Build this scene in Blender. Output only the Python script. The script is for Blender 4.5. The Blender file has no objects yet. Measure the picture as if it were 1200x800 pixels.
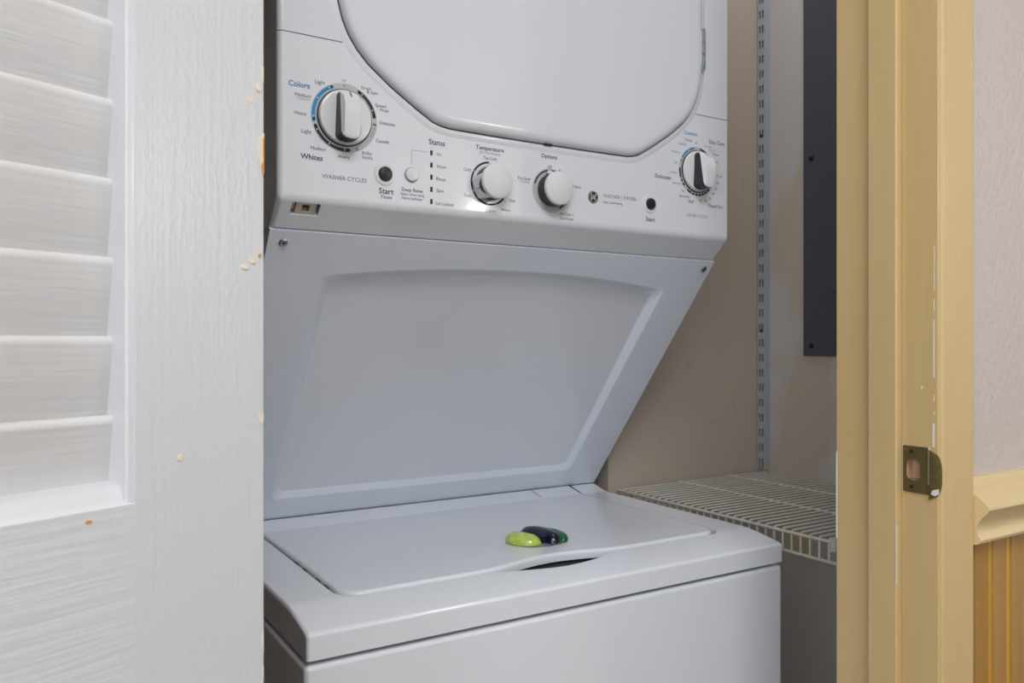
import bpy, bmesh, math, random
from mathutils import Vector, Matrix
random.seed(7)
S = bpy.context.scene
COL = S.collection
PI = math.pi
R = math.radians

# ------------------------------------------------------------------ camera, world, exposure
CAM_H = 1.12
cd = bpy.data.cameras.new('camera')
cam = bpy.data.objects.new('camera', cd)
COL.objects.link(cam)
cam.location = (0, 0, CAM_H)
cam.rotation_euler = (R(90), 0, R(-31.75))
cd.sensor_width = 36
cd.lens = 28.365
cd.shift_y = 0.0005
cd.clip_start = 0.01
cd.dof.use_dof = True
cd.dof.focus_distance = 0.62
cd.dof.aperture_fstop = 22
S.camera = cam

w = bpy.data.worlds.new('world')
S.world = w
w.use_nodes = True
w.node_tree.nodes['Background'].inputs[0].default_value = (0.8, 0.85, 1, 1)
w.node_tree.nodes['Background'].inputs[1].default_value = 0.02
S.view_settings.view_transform = 'Standard'
S.view_settings.look = 'None'
S.view_settings.gamma = 1
S.view_settings.use_curve_mapping = False
S.view_settings.exposure = 0.2


def area(name, loc, rot, sx, sy, power, col):
    l = bpy.data.lights.new(name, 'AREA')
    l.shape = 'RECTANGLE'
    l.size = sx
    l.size_y = sy
    l.energy = power
    l.color = col
    o = bpy.data.objects.new(name, l)
    COL.objects.link(o)
    o.location = loc
    o.rotation_euler = rot
    return o


# added daylight through an invented window, to reach into the closet
area('added_daylight', (-1.50, -1.05, 1.50), (0, R(-90), 0), 1.3, 1.5, 25, (0.94, 0.965, 1.0))
# the square diffuser of the hall's ceiling lamp
area('ceiling_lamp_light', (0.08, -0.62, 2.352), (0, 0, 0), 0.8, 0.8, 21, (0.98, 0.98, 1.0))
# added fill lamp, unseen, brightening the closet walls and shelf
area('closet_fill_light', (1.12, 0.83, 2.352), (0, 0, 0), 0.2, 0.2, 1.9, (1.0, 0.97, 0.95))

# ------------------------------------------------------------------ helpers
MATS = {}


def mat(name, col, rough=0.5, metal=0.0, spec=0.5, coat=0.0, emit=None, trans=0.0, alpha=None, ior=None):
    m = bpy.data.materials.new(name)
    m.use_nodes = True
    b = m.node_tree.nodes['Principled BSDF']
    b.inputs['Base Color'].default_value = (*col, 1)
    b.inputs['Roughness'].default_value = rough
    b.inputs['Metallic'].default_value = metal
    b.inputs['Specular IOR Level'].default_value = spec
    b.inputs['Coat Weight'].default_value = coat
    b.inputs['Coat Roughness'].default_value = 0.08
    b.inputs['Transmission Weight'].default_value = trans
    if ior:
        b.inputs['IOR'].default_value = ior
    if emit:
        b.inputs['Emission Color'].default_value = (*emit[0], 1)
        b.inputs['Emission Strength'].default_value = emit[1]
    MATS[name] = m
    return m


def grain(m, scale=(1, 1, 1), nscale=20, dist=0.001, strength=0.3, detail=4, colvar=0.0, rvar=0.0, thr=None):
    """object-space noise: fine relief, a little colour and gloss variation"""
    nt = m.node_tree
    b = nt.nodes['Principled BSDF']
    tc = nt.nodes.new('ShaderNodeTexCoord')
    mp = nt.nodes.new('ShaderNodeMapping')
    mp.inputs['Scale'].default_value = scale
    nz = nt.nodes.new('ShaderNodeTexNoise')
    nz.inputs['Scale'].default_value = nscale
    nz.inputs['Detail'].default_value = detail
    bp = nt.nodes.new('ShaderNodeBump')
    bp.inputs['Strength'].default_value = strength
    bp.inputs['Distance'].default_value = dist
    nt.links.new(tc.outputs['Object'], mp.inputs['Vector'])
    nt.links.new(mp.outputs['Vector'], nz.inputs['Vector'])
    nt.links.new(nz.outputs['Fac'], bp.inputs['Height'])
    prev = b.inputs['Normal'].links[0].from_socket if b.inputs['Normal'].links else None
    if prev:
        nt.links.new(prev, bp.inputs['Normal'])
    nt.links.new(bp.outputs['Normal'], b.inputs['Normal'])
    if colvar:
        mx = nt.nodes.new('ShaderNodeMix')
        mx.data_type = 'RGBA'
        c = b.inputs['Base Color'].default_value[:3]
        mx.inputs['A'].default_value = (*[x * (1 - colvar) for x in c], 1)
        mx.inputs['B'].default_value = (*[min(1, x * (1 + colvar)) for x in c], 1)
        nt.links.new(nz.outputs['Fac'], mx.inputs['Factor'])
        nt.links.new(mx.outputs['Result'], b.inputs['Base Color'])
    return m


def blotch(m, col2, nscale=4, lo=0.5, hi=0.65, scale=(1, 1, 1), amount=1.0):
    """worn or patched areas in a second colour"""
    nt = m.node_tree
    b = nt.nodes['Principled BSDF']
    tc = nt.nodes.new('ShaderNodeTexCoord')
    mp = nt.nodes.new('ShaderNodeMapping')
    mp.inputs['Scale'].default_value = scale
    nz = nt.nodes.new('ShaderNodeTexNoise')
    nz.inputs['Scale'].default_value = nscale
    nz.inputs['Detail'].default_value = 3
    mr = nt.nodes.new('ShaderNodeMapRange')
    mr.inputs['From Min'].default_value = lo
    mr.inputs['From Max'].default_value = hi
    mr.inputs['To Max'].default_value = amount
    mx = nt.nodes.new('ShaderNodeMix')
    mx.data_type = 'RGBA'
    nt.links.new(tc.outputs['Object'], mp.inputs['Vector'])
    nt.links.new(mp.outputs['Vector'], nz.inputs['Vector'])
    nt.links.new(nz.outputs['Fac'], mr.inputs['Value'])
    nt.links.new(mr.outputs['Result'], mx.inputs['Factor'])
    if b.inputs['Base Color'].links:
        nt.links.new(b.inputs['Base Color'].links[0].from_socket, mx.inputs['A'])
    else:
        mx.inputs['A'].default_value = b.inputs['Base Color'].default_value
    mx.inputs['B'].default_value = (*col2, 1)
    nt.links.new(mx.outputs['Result'], b.inputs['Base Color'])
    return m


def put(name, bm, m, parent=None, loc=None, rot=None, inv=None, smooth=35):
    bmesh.ops.remove_doubles(bm, verts=bm.verts, dist=1e-6)
    if smooth:
        for f in bm.faces:
            f.smooth = True
        for e in bm.edges:
            e.smooth = len(e.link_faces) == 2 and e.calc_face_angle(0) < R(smooth)
    me = bpy.data.meshes.new(name)
    bm.to_mesh(me)
    bm.free()
    for x in (m if isinstance(m, (list, tuple)) else [m]):
        me.materials.append(x)
    o = link(name, me, parent, loc, rot, inv)
    if smooth and len(me.polygons) > 6:
        md = o.modifiers.new('weighted_normal', 'WEIGHTED_NORMAL')
        md.keep_sharp = True
        md.weight = 80
    return o


def link(name, me, parent=None, loc=None, rot=None, inv=None):
    o = bpy.data.objects.new(name, me)
    COL.objects.link(o)
    if parent is not None:
        o.parent = parent
        if parent.get('_world'):
            o.matrix_parent_inverse = Matrix.Translation(-parent.location)
    if loc:
        o.location = loc
    if rot:
        o.rotation_euler = rot
    return o


def tag(o, label=None, cat=None, group=None, kind=None):
    if label:
        o['label'] = label
    if cat:
        o['category'] = cat
    if group:
        o['group'] = group
    if kind:
        o['kind'] = kind
    return o


def empty(name, loc, rz=0, world=True):
    o = bpy.data.objects.new(name, None)
    COL.objects.link(o)
    o.empty_display_size = 0.05
    o.location = loc
    o.rotation_euler = (0, 0, rz)
    if world:
        o['_world'] = 1
    return o


def box(bm, x0, x1, y0, y1, z0, z1, mi=0):
    v = [bm.verts.new(p) for p in ((x0, y0, z0), (x1, y0, z0), (x1, y1, z0), (x0, y1, z0),
                                   (x0, y0, z1), (x1, y0, z1), (x1, y1, z1), (x0, y1, z1))]
    for q in ((0, 3, 2, 1), (4, 5, 6, 7), (0, 1, 5, 4), (1, 2, 6, 5), (2, 3, 7, 6), (3, 0, 4, 7)):
        f = bm.faces.new([v[i] for i in q])
        f.material_index = mi
    return v


def boxes(*a):
    bm = bmesh.new()
    for b in a:
        box(bm, *b)
    return bm


def bevel(bm, wd, seg=2, ang=25, sel=None):
    bm.normal_update()
    es = [e for e in bm.edges if len(e.link_faces) == 2 and e.calc_face_angle(0) > R(ang) and (sel is None or sel(e))]
    bmesh.ops.bevel(bm, geom=es, offset=wd, segments=seg, profile=0.5, affect='EDGES', clamp_overlap=True)
    return bm


def prism(pts, a0, a1, axis='x', bm=None, mi=0):
    """extrude a 2D polygon: axis x -> pts are (y,z); axis y -> (x,z); axis z -> (x,y)"""
    bm = bm or bmesh.new()

    def P(p, a):
        return {'x': (a, p[0], p[1]), 'y': (p[0], a, p[1]), 'z': (p[0], p[1], a)}[axis]
    A = [bm.verts.new(P(p, a0)) for p in pts]
    B = [bm.verts.new(P(p, a1)) for p in pts]
    n = len(pts)
    fs = [bm.faces.new(A), bm.faces.new(B[::-1])]
    for i in range(n):
        fs.append(bm.faces.new((A[i], B[i], B[(i + 1) % n], A[(i + 1) % n])))
    for f in fs:
        f.material_index = mi
    bmesh.ops.recalc_face_normals(bm, faces=fs)
    return bm


def lathe(prof, n=32, axis='y', bm=None, mi=0, c=(0, 0, 0)):
    """prof (r, h): revolve about an axis pointing along -y (h towards the viewer) or z"""
    bm = bm or bmesh.new()
    rings = []
    fs = []
    for r, h in prof:
        ring = []
        for i in range(n):
            a = 2 * PI * i / n
            if axis == 'y':
                p = (c[0] + r * math.cos(a), c[1] - h, c[2] + r * math.sin(a))
            else:
                p = (c[0] + r * math.cos(a), c[1] + r * math.sin(a), c[2] + h)
            ring.append(bm.verts.new(p))
        rings.append(ring)
    for A, B in zip(rings, rings[1:]):
        for i in range(n):
            fs.append(bm.faces.new((A[i], A[(i + 1) % n], B[(i + 1) % n], B[i])))
    fs.append(bm.faces.new(rings[0]))
    fs.append(bm.faces.new(rings[-1]))
    for f in fs:
        f.material_index = mi
    bmesh.ops.recalc_face_normals(bm, faces=fs)
    return bm


def tube(bm, pts, r, n=8, mi=0):
    pts = [Vector(p) for p in pts]
    rings = []
    for i, p in enumerate(pts):
        if i == 0:
            d = pts[1] - p
        elif i == len(pts) - 1:
            d = p - pts[i - 1]
        else:
            d = (pts[i + 1] - p).normalized() + (p - pts[i - 1]).normalized()
        d.normalize()
        up = Vector((0, 0, 1)) if abs(d.z) < .9 else Vector((0, 1, 0))
        a = d.cross(up).normalized()
        b = d.cross(a)
        rings.append([bm.verts.new(p + r * (math.cos(2 * PI * k / n) * a + math.sin(2 * PI * k / n) * b)) for k in range(n)])
    fs = []
    for A, B in zip(rings, rings[1:]):
        for k in range(n):
            fs.append(bm.faces.new((A[k], A[(k + 1) % n], B[(k + 1) % n], B[k])))
    fs.append(bm.faces.new(rings[0][::-1]))
    fs.append(bm.faces.new(rings[-1]))
    for f in fs:
        f.material_index = mi
    bmesh.ops.recalc_face_normals(bm, faces=fs)
    return bm


def cut(bm, *cutters):
    """boolean difference of closed bmeshes"""
    def tmp(b):
        me = bpy.data.meshes.new('tmp')
        b.to_mesh(me)
        b.free()
        o = bpy.data.objects.new('tmp', me)
        COL.objects.link(o)
        return o
    o = tmp(bm)
    cs = [tmp(c) for c in cutters]
    for c in cs:
        md = o.modifiers.new('b', 'BOOLEAN')
        md.object = c
        md.operation = 'DIFFERENCE'
        md.solver = 'EXACT'
    bpy.context.view_layer.update()
    ev = o.evaluated_get(bpy.context.evaluated_depsgraph_get())
    out = bmesh.new()
    out.from_mesh(ev.to_mesh())
    ev.to_mesh_clear()
    for x in [o] + cs:
        me = x.data
        bpy.data.objects.remove(x)
        bpy.data.meshes.remove(me)
    return out


def text_into(bm, s, cx, cz, width, y, mi=0, bold=0.0, shear=0.0, hmax=None):
    c = bpy.data.curves.new('t', 'FONT')
    c.body = s
    c.size = 1
    c.align_x = 'CENTER'
    c.align_y = 'CENTER'
    c.resolution_u = 2
    c.offset = bold
    c.shear = shear
    o = bpy.data.objects.new('t', c)
    COL.objects.link(o)
    bpy.context.view_layer.update()
    ev = o.evaluated_get(bpy.context.evaluated_depsgraph_get())
    me = ev.to_mesh()
    xs = [v.co.x for v in me.vertices]
    ys = [v.co.y for v in me.vertices]
    k = width / (max(xs) - min(xs))
    kz = k if not hmax else min(k, hmax / (max(ys) - min(ys)))
    mx = (max(xs) + min(xs)) / 2
    my = (max(ys) + min(ys)) / 2
    vs = [bm.verts.new((cx + (v.co.x - mx) * k, y, cz + (v.co.y - my) * kz)) for v in me.vertices]
    for p in me.polygons:
        try:
            f = bm.faces.new([vs[i] for i in p.vertices])
            f.material_index = mi
        except ValueError:
            pass
    ev.to_mesh_clear()
    bpy.data.objects.remove(o)
    bpy.data.curves.remove(c)


def arc(bm, cx, cz, r0, r1, a0, a1, y, mi=0, cap=False):
    n = max(3, int(abs(a1 - a0) / 5))
    pr = None
    for i in range(n + 1):
        a = R(a0 + (a1 - a0) * i / n)
        q = (bm.verts.new((cx + r0 * math.cos(a), y, cz + r0 * math.sin(a))), bm.verts.new((cx + r1 * math.cos(a), y, cz + r1 * math.sin(a))))
        if pr:
            f = bm.faces.new((pr[0], q[0], q[1], pr[1]))
            f.material_index = mi
        pr = q
    if cap:
        for a in (a0, a1):
            rr = (r0 + r1) / 2
            disc(bm, cx + rr * math.cos(R(a)), cz + rr * math.sin(R(a)), (r1 - r0) / 2, y, mi, 12)


def disc(bm, cx, cz, r, y, mi=0, n=14):
    f = bm.faces.new([bm.verts.new((cx + r * math.cos(2 * PI * i / n), y, cz + r * math.sin(2 * PI * i / n))) for i in range(n)])
    f.material_index = mi


# ------------------------------------------------------------------ materials
ENAMEL = mat('white_enamel', (0.80, 0.84, 0.90), 0.22, coat=0.3)
PANELW = mat('panel_plastic', (0.81, 0.85, 0.905), 0.3, coat=0.6)
SLANTW = mat('slant_plastic', (0.77, 0.825, 0.925), 0.27)
KNOBW = mat('knob_white', (0.80, 0.81, 0.83), 0.22, coat=0.4)
NAVY = mat('knob_dark', (0.018, 0.02, 0.032), 0.35)
KGREY = mat('knob_side_grey', (0.085, 0.09, 0.115), 0.4)
INKG = mat('ink_grey', (0.05, 0.06, 0.095), 0.5)
INKL = mat('ink_light_grey', (0.30, 0.32, 0.38), 0.5)
INKB = mat('ink_blue', (0.01, 0.27, 0.56), 0.5)
INKK = mat('ink_black', (0.012, 0.02, 0.026), 0.5)
RINGG = mat('ring_grey', (0.55, 0.55, 0.55), 0.4)
RINGS = mat('ring_silver', (0.40, 0.45, 0.52), 0.4)
GAP = mat('seam_dark', (0.03, 0.035, 0.04), 0.6)
SEAM = mat('seam_grey', (0.22, 0.23, 0.25), 0.6)
SEAL = mat('door_seal_grey', (0.07, 0.10, 0.115), 0.5)
CHROME = mat('screw_steel', (0.42, 0.44, 0.45), 0.3, metal=1)
HINGE = mat('hinge_steel', (0.62, 0.68, 0.70), 0.28, metal=1)
JACKM = mat('jack_beige', (0.62, 0.56, 0.48), 0.45)
DARK = mat('dark_cavity', (0.012, 0.010, 0.009), 0.8)
RUST = mat('rust_stain', (0.52, 0.42, 0.32), 0.7)

DOORV = mat('door_paint_vertical', (0.58, 0.585, 0.60), 0.28, coat=0.15)
grain(DOORV, (1, 1, 0.05), 260, 0.0009, 0.28, 3)
grain(DOORV, (1, 1, 0.5), 420, 0.0006, 0.35, 2)
DOORH = mat('door_paint_horizontal', (0.585, 0.59, 0.605), 0.3, coat=0.12)
grain(DOORH, (0.05, 1, 1), 220, 0.0010, 0.45, 3)
grain(DOORH, (1, 1, 1), 90, 0.001, 0.2, 2)
SLATM = mat('slat_paint', (0.56, 0.555, 0.55), 0.42)
grain(SLATM, (0.06, 1, 1), 300, 0.0006, 0.4, 3)
blotch(SLATM, (0.53, 0.495, 0.46), 14, 0.52, 0.75, (1, 1, 1.6), 0.7)
CHIPO = mat('bare_wood_orange', (0.62, 0.27, 0.03), 0.6)
CHIPT = mat('old_paint_tan', (0.72, 0.62, 0.49), 0.5)
CHIPW = mat('white_undercoat', (0.74, 0.72, 0.70), 0.5)
YEL = mat('trim_yellow', (0.585, 0.425, 0.20), 0.36, coat=0.1)
grain(YEL, (1, 1, 0.06), 180, 0.0005, 0.3, 3, colvar=0.05)
blotch(YEL, (0.60, 0.41, 0.16), 22, 0.55, 0.75, (1, 1, 0.05), 0.6)
YELR = mat('rail_cream', (0.68, 0.52, 0.28), 0.32, coat=0.15)
grain(YELR, (0.05, 1, 1), 180, 0.0004, 0.3, 3)
BEADM = mat('beadboard_ochre', (0.35, 0.185, 0.04), 0.45)
grain(BEADM, (1, 1, 0.05), 220, 0.0004, 0.4, 3, colvar=0.15)
GROOVE = mat('groove_yellow', (0.50, 0.27, 0.02), 0.45)
WALLP = mat('hall_wall_paint', (0.55, 0.485, 0.445), 0.34)
grain(WALLP, (1, 1, 1), 150, 0.0028, 0.45, 3)
ROOMP = mat('room_paint', (0.70, 0.71, 0.72), 0.6)
grain(ROOMP, (1, 1, 1), 120, 0.001, 0.2, 2)
CLB = mat('closet_back_paint', (0.60, 0.525, 0.45), 0.6)
grain(CLB, (1, 1, 1), 60, 0.001, 0.15, 3)
blotch(CLB, (0.42, 0.36, 0.30), 26, 0.66, 0.72, (1, 1, 1), 0.35)
CLD = mat('closet_shade_brown', (0.16, 0.12, 0.095), 0.6)  # shade of the gap beside the machine put into the wall colour
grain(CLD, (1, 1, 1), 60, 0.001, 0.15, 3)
CLR = mat('closet_side_paint', (0.62, 0.60, 0.59), 0.6)
grain(CLR, (1, 1, 1), 60, 0.001, 0.15, 3)
blotch(CLR, (0.60, 0.52, 0.44), 5, 0.5, 0.58, (1, 1, 0.6), 0.9)
CEILP = mat('ceiling_paint', (0.78, 0.78, 0.77), 0.7)
grain(CEILP, (1, 1, 1), 90, 0.001, 0.2, 2)
FLOORM = mat('floor_vinyl', (0.17, 0.13, 0.10), 0.45)
grain(FLOORM, (1, 8, 1), 12, 0.0005, 0.2, 4, colvar=0.2)
BREAK = mat('panel_grey_metal', (0.075, 0.09, 0.108), 0.5)
grain(BREAK, (1, 1, 1), 500, 0.0003, 0.3, 2)
WIREW = mat('wire_white_vinyl', (0.66, 0.64, 0.58), 0.4)
WIREY = mat('wire_yellow_paint', (0.60, 0.54, 0.25), 0.45)
STDM = mat('standard_painted_steel', (0.44, 0.48, 0.54), 0.45)
BRASS = mat('aged_brass', (0.17, 0.13, 0.05), 0.42, metal=0.6)
grain(BRASS, (1, 1, 1), 300, 0.0004, 0.4, 3, colvar=0.35)
WOODR = mat('raw_wood', (0.52, 0.33, 0.22), 0.7)
grain(WOODR, (1, 1, 0.2), 200, 0.001, 0.5, 3, colvar=0.3)

# ------------------------------------------------------------------ the setting
ZC = 2.40
WF = 0.465          # face of the hall wall that holds the closet opening
WB = 0.567          # its closet side
XL, XR = 0.094, 0.770   # jamb faces
RX0, RX1, RY0 = -1.5, 3.2, -2.0


def struct(name, bm, m, parent=None, label=None, cat=None):
    o = put(name, bm, m, parent)
    o['kind'] = 'structure'
    if label:
        tag(o, label, cat)
    return o


struct('floor', boxes((RX0 - .1, RX1 + .1, RY0 - .1, 1.75, -0.06, 0)), FLOORM, None, 'brown vinyl floor of hall and closet', 'floor')
struct('ceiling', boxes((RX0 - .1, RX1 + .1, RY0 - .1, 1.75, ZC, ZC + .06)), CEILP, None, 'flat white painted ceiling', 'ceiling')
wf = struct('wall_front', boxes((RX0, XL - .019, WF, WB, 0, ZC), (XR + .019, RX1, WF, WB, 0, ZC), (XL - .019, XR + .019, WF, WB, 2.05, ZC)),
            WALLP, None, 'pale greige painted hall wall around the closet doorway', 'wall')
struct('wall_hall_left', boxes((RX0 - .1, RX0, RY0 - .1, -1.82, 0, ZC), (RX0 - .1, RX0, -.28, WB, 0, ZC), (RX0 - .1, RX0, -1.82, -.28, 0, .83), (RX0 - .1, RX0, -1.82, -.28, 2.17, ZC)),
       ROOMP, None, 'light hall end wall holding the added window', 'wall')
struct('wall_hall_right', boxes((RX1, RX1 + .1, RY0 - .1, WB, 0, ZC)), ROOMP, None, 'plain light wall at the right end of the hall', 'wall')
struct('wall_hall_rear', boxes((RX0, RX1, RY0 - .1, RY0, 0, ZC)), ROOMP, None, 'plain light wall opposite the closet', 'wall')
CX1 = 1.39
CYB = 1.21
struct('wall_closet_back', boxes((0.964, CX1, CYB, CYB + .05, 0, ZC)), CLB, None, 'beige-brown back wall of closet above the wire shelf', 'wall')
struct('wall_closet_recess_side', boxes((0.964, 1.01, CYB + .05, 1.62, 0, ZC)), CLB, None, 'dark return wall behind the washer dryer', 'wall')
struct('wall_closet_recess_back', boxes((0.0, 1.01, 1.62, 1.67, 0, ZC)), CLB, None, 'back wall of the recess behind the machine', 'wall')
struct('wall_closet_right', boxes((CX1, CX1 + .05, WB, CYB + .05, 0, ZC)), CLR, None, 'grey closet side wall carrying the dark metal panel', 'wall')
struct('wall_closet_left', boxes((0.0, 0.05, WB, 1.62, 0, ZC)), CLD, None, 'closet side wall left of the machine', 'wall')

# --- frame of the added window in the left end wall, out of view
wn = empty('added_window', (RX0 - .05, -1.05, 0.83))
tag(wn, 'added white framed window in the hall end wall, unseen, to light the closet', 'window', kind='structure')
put('added_window_frame', boxes((-1.58, -1.485, -1.82, -1.77, .83, 2.17), (-1.58, -1.485, -.33, -.28, .83, 2.17), (-1.58, -1.485, -1.77, -.33, 2.12, 2.17),
                          (-1.58, -1.485, -1.77, -.33, .83, .88), (-1.57, -1.52, -1.065, -1.035, .88, 2.12)), CEILP, wn)

# --- door jamb, stop, casing and strike plate (trim_1)
tr = empty('trim_1', ((XL + XR) / 2, WF, 0))
tag(tr, 'yellow painted door jamb and casing with a brass strike plate', 'door frame', kind='structure')
pocket = boxes((XR - .01, XR + .013, .4690, .4855, .9810, 1.0030))
jb = cut(bevel(boxes((XR, XR + .019, .452, WB, 0, 2.031)), .0015, 2), pocket)
put('jamb', jb, YEL, tr)
put('jamb', bevel(boxes((XL - .019, XL, .452, WB, 0, 2.031)), .0015, 2), YEL, tr)
put('head_jamb', boxes((XL - .019, XR + .019, .452, WB, 2.031, 2.05)), YEL, tr)
put('stop', bevel(boxes((XR - .0095, XR, .4895, .5225, 0, 2.031)), .0022, 3), YEL, tr)
put('stop', bevel(boxes((XL, XL + .0095, .4895, .5225, 0, 2.031)), .0022, 3), YEL, tr)
put('casing', bevel(boxes((XR + .0025, XR + .060, .449, WF, 0, 2.11)), .0035, 3), YEL, tr)
put('casing', bevel(boxes((XL - .060, XL - .0025, .449, WF, 0, 2.11)), .0035, 3), YEL, tr)
put('head_casing', bevel(boxes((XL - .0025, XR + .0025, .449, WF, 2.0525, 2.11)), .0035, 3), YEL, tr)
# strips where the paint has cracked along the edges and shows white
chips = [(XR - .0004, XR + .0006, .4556, .4574, 1.0165, 1.040), (XR - .0004, XR + .0006, .4556, .4564, 1.048, 1.052), (XR - .0004, XR + .0006, .4556, .4563, 1.062, 1.068), (XR - .0004, XR + .0006, .4556, .4567, 1.085, 1.142),
         (XR - .0004, XR + .0006, .4556, .4562, 1.150, 1.162), (XR - .0004, XR + .0006, .4556, .4561, 1.170, 1.215), (XR - .0004, XR + .0006, .4680, .4692, 1.073, 1.0765),
         (XR - .0004, XR + .0006, .4877, .4891, .9680, 1.0160), (XR - .0018, XR - .0010, .4598, .4608, .9790, 1.0160),
         (XR - .0004, XR + .0006, .5654, .5668, .905, 1.00), (XR - .0099, XR - .0089, .4893, .4901, .875, .935)]
for c in chips:
    put('paint_chip', boxes(c), CHIPW, tr)
PLH = .4770
# strike plate: rectangular leaf with a latch hole and a rounded lip
bm = bmesh.new()
out = [(.4880, .9690), (.4880, 1.0156), (.4610, 1.0156)]
n = 10
hole = []
for i in range(n + 1):
    a = PI * i / n
    hole.append((PLH + .0076 * math.cos(a), .9985 + .0042 * math.sin(a)))
for i in range(n + 1):
    a = PI + PI * i / n
    hole.append((PLH + .0076 * math.cos(a), .9855 + .0042 * math.sin(a)))
out.append((.4610, .9690))
es = []
for loop in (out, hole):
    vs = [bm.verts.new((XR - .0012, y, z)) for y, z in loop]
    for i in range(len(vs)):
        es.append(bm.edges.new((vs[i], vs[(i + 1) % len(vs)])))
bmesh.ops.triangle_fill(bm, edges=es, use_beauty=True)
r = bmesh.ops.extrude_face_region(bm, geom=list(bm.faces))
bmesh.ops.translate(bm, vec=(.0012, 0, 0), verts=[v for v in r['geom'] if isinstance(v, bmesh.types.BMVert)])
bmesh.ops.recalc_face_normals(bm, faces=bm.faces)
sp = put('strike_plate', bm, BRASS, tr)
sp['label'] = 'aged brass strike plate'
# lip
bm = bmesh.new()
rows = []
for i in range(13):
    t = -1 + 2 * i / 12
    z = .9905 + .0245 * t - .0015
    wy = .0120 * math.sqrt(max(0, 1 - (abs(t) ** 3)))
    row = []
    for j in range(5):
        s = j / 4
        row.append((XR - .0012 + .0018 * s * s * (wy / .012), .4600 - wy * s, z))
    rows.append([bm.verts.new(p) for p in row])
for A, B in zip(rows, rows[1:]):
    for j in range(4):
        bm.faces.new((A[j], A[j + 1], B[j + 1], B[j]))
r = bmesh.ops.extrude_face_region(bm, geom=list(bm.faces))
bmesh.ops.translate(bm, vec=(-.0012, 0, 0), verts=[v for v in r['geom'] if isinstance(v, bmesh.types.BMVert)])
bmesh.ops.recalc_face_normals(bm, faces=bm.faces)
put('strike_lip', bm, BRASS, sp)
put('paint_chip', prism([(.4495, .9715), (.4535, .9690), (.4575, .9705), (.4560, .9745), (.4500, .9765)], XR - .0030, XR - .0022), CHIPW, sp)
for zz in (1.0100, .9748):
    put('screw', lathe([(.0018, 0), (.0018, .0006), (.0006, .0010)], 12, 'z'), DARK, sp, (XR - .0012, .4785, zz), (0, R(-90), 0))
put('latch_hole_lining', boxes((XR + .0105, XR + .0125, .4697, .4853, .9817, 1.0033), (XR + .002, XR + .011, .4845, .4853, .9817, 1.0033)), WOODR, sp)

# --- chair rail (trim_2) and beadboard wainscot
prof = [(WF, .980), (.4585, .980), (.4570, .9765), (.4560, .9690), (.4525, .9665), (.4490, .9655), (.4440, .9625), (.4385, .9580), (.4352, .9540), (.4348, .9515), (.4362, .9480),
        (.4410, .9430), (.4450, .9370), (.4468, .9300), (.4462, .9250), (.4438, .9215), (.4432, .9190), (.4445, .9160), (.4480, .9145), (WF, .9145)]
o = put('trim_2', prism(prof, XR + .0595, RX1, 'x'), YELR, None, smooth=28)
tag(o, 'cream painted chair rail moulding above ochre wainscot boards', 'chair rail', kind='structure')
ws = empty('wainscot', (XR + .06, WF, 0))
ws['kind'] = 'structure'
tag(ws, 'ochre beadboard wainscot below the chair rail', 'wainscot')
put('backing', boxes((XR + .0605, RX1, WF - .0035, WF, 0.0, .9150)), GROOVE, ws)
bb = bevel(boxes((0, .0267, WF - .0075, WF - .0035, 0.0, .9150)), .0015, 2)
bs = bevel(boxes((.0273, .0355, WF - .0066, WF - .0035, 0.0, .9150)), .0018, 2)
x = .8462
bo = put('board', bb, BEADM, ws, (x, 0, 0))
be = put('bead', bs, GROOVE, ws, (x, 0, 0))
while x + .0362 * 2 < RX1:
    x += .0362
    link('board', bo.data, ws, (x, 0, 0))
    link('bead', be.data, ws, (x, 0, 0))

# ------------------------------------------------------------------ louvered door (door_1)
DA = R(180 + 23.9)
dr = empty('door_1', (0.1083, 0.4128, 0.012), DA, world=False)
tag(dr, 'white painted louvered closet door swung open with chipped edge', 'door', kind='structure')
DW, DH, DT = 0.66, 2.0, 0.035
SI = 0.0715         # stile inner plane
ZO = -0.012         # world z -> door z


def dput(name, bm, m, parent=dr, **k):
    return put(name, bm, m, parent, **k)


# hinge stile and lock stile
bm = prism([(0, 0), (.0688, 0), (.0688, -DT), (0, -DT)], 0, DH, 'z')
bevel(bm, .0012, 2, 60, lambda e: abs(e.verts[0].co.x) < 1e-4 and abs(e.verts[1].co.x) < 1e-4)
dput('stile', bm, DOORV, smooth=25)
dput('stile', prism([(DW, 0), (DW - .0688, 0), (DW - .0688, -DT), (DW, -DT)], 0, DH, 'z'), DOORV, smooth=25)
MZ1 = 1.0497 + ZO


def rail(z0, z1, ctop, cbot):
    # y,z profile with chamfered sills
    p = [(0, z0 + (0 if not cbot else 0)), (0, z1)]
    if ctop:
        p += [(-.003, z1 + .0015), (-.006, z1 + .0075), (-.013, z1 + .009)]
        p += [(-DT, z1 + .009)]
    else:
        p += [(-DT, z1)]
    if cbot:
        p += [(-DT, z0 - .009), (-.013, z0 - .009), (-.006, z0 - .0075), (-.003, z0 - .0015)]
    else:
        p += [(-DT, z0)]
    return prism(p, .0688, DW - .0688, 'x')


dput('rail', rail(MZ1 - .26, MZ1, True, True), DOORH, smooth=25)
dput('rail', rail(1.89, DH, False, True), DOORH, smooth=25)
dput('rail', rail(0, .20, True, False), DOORH, smooth=25)
# thin bead along the louver openings
bp_ = [(.0688, -.0006), (.0712, -.0008), (.0721, -.0012), (.0725, -.0021), (.0725, -DT + .001), (.0688, -DT + .001)]
for za, zb in ((MZ1, 1.89), (.20, MZ1 - .26)):
    dput('bead', prism(bp_, za, zb, 'z'), DOORV, smooth=60)
    dput('bead', prism([(DW - p[0], p[1]) for p in bp_], za, zb, 'z'), DOORV, smooth=60)
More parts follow.
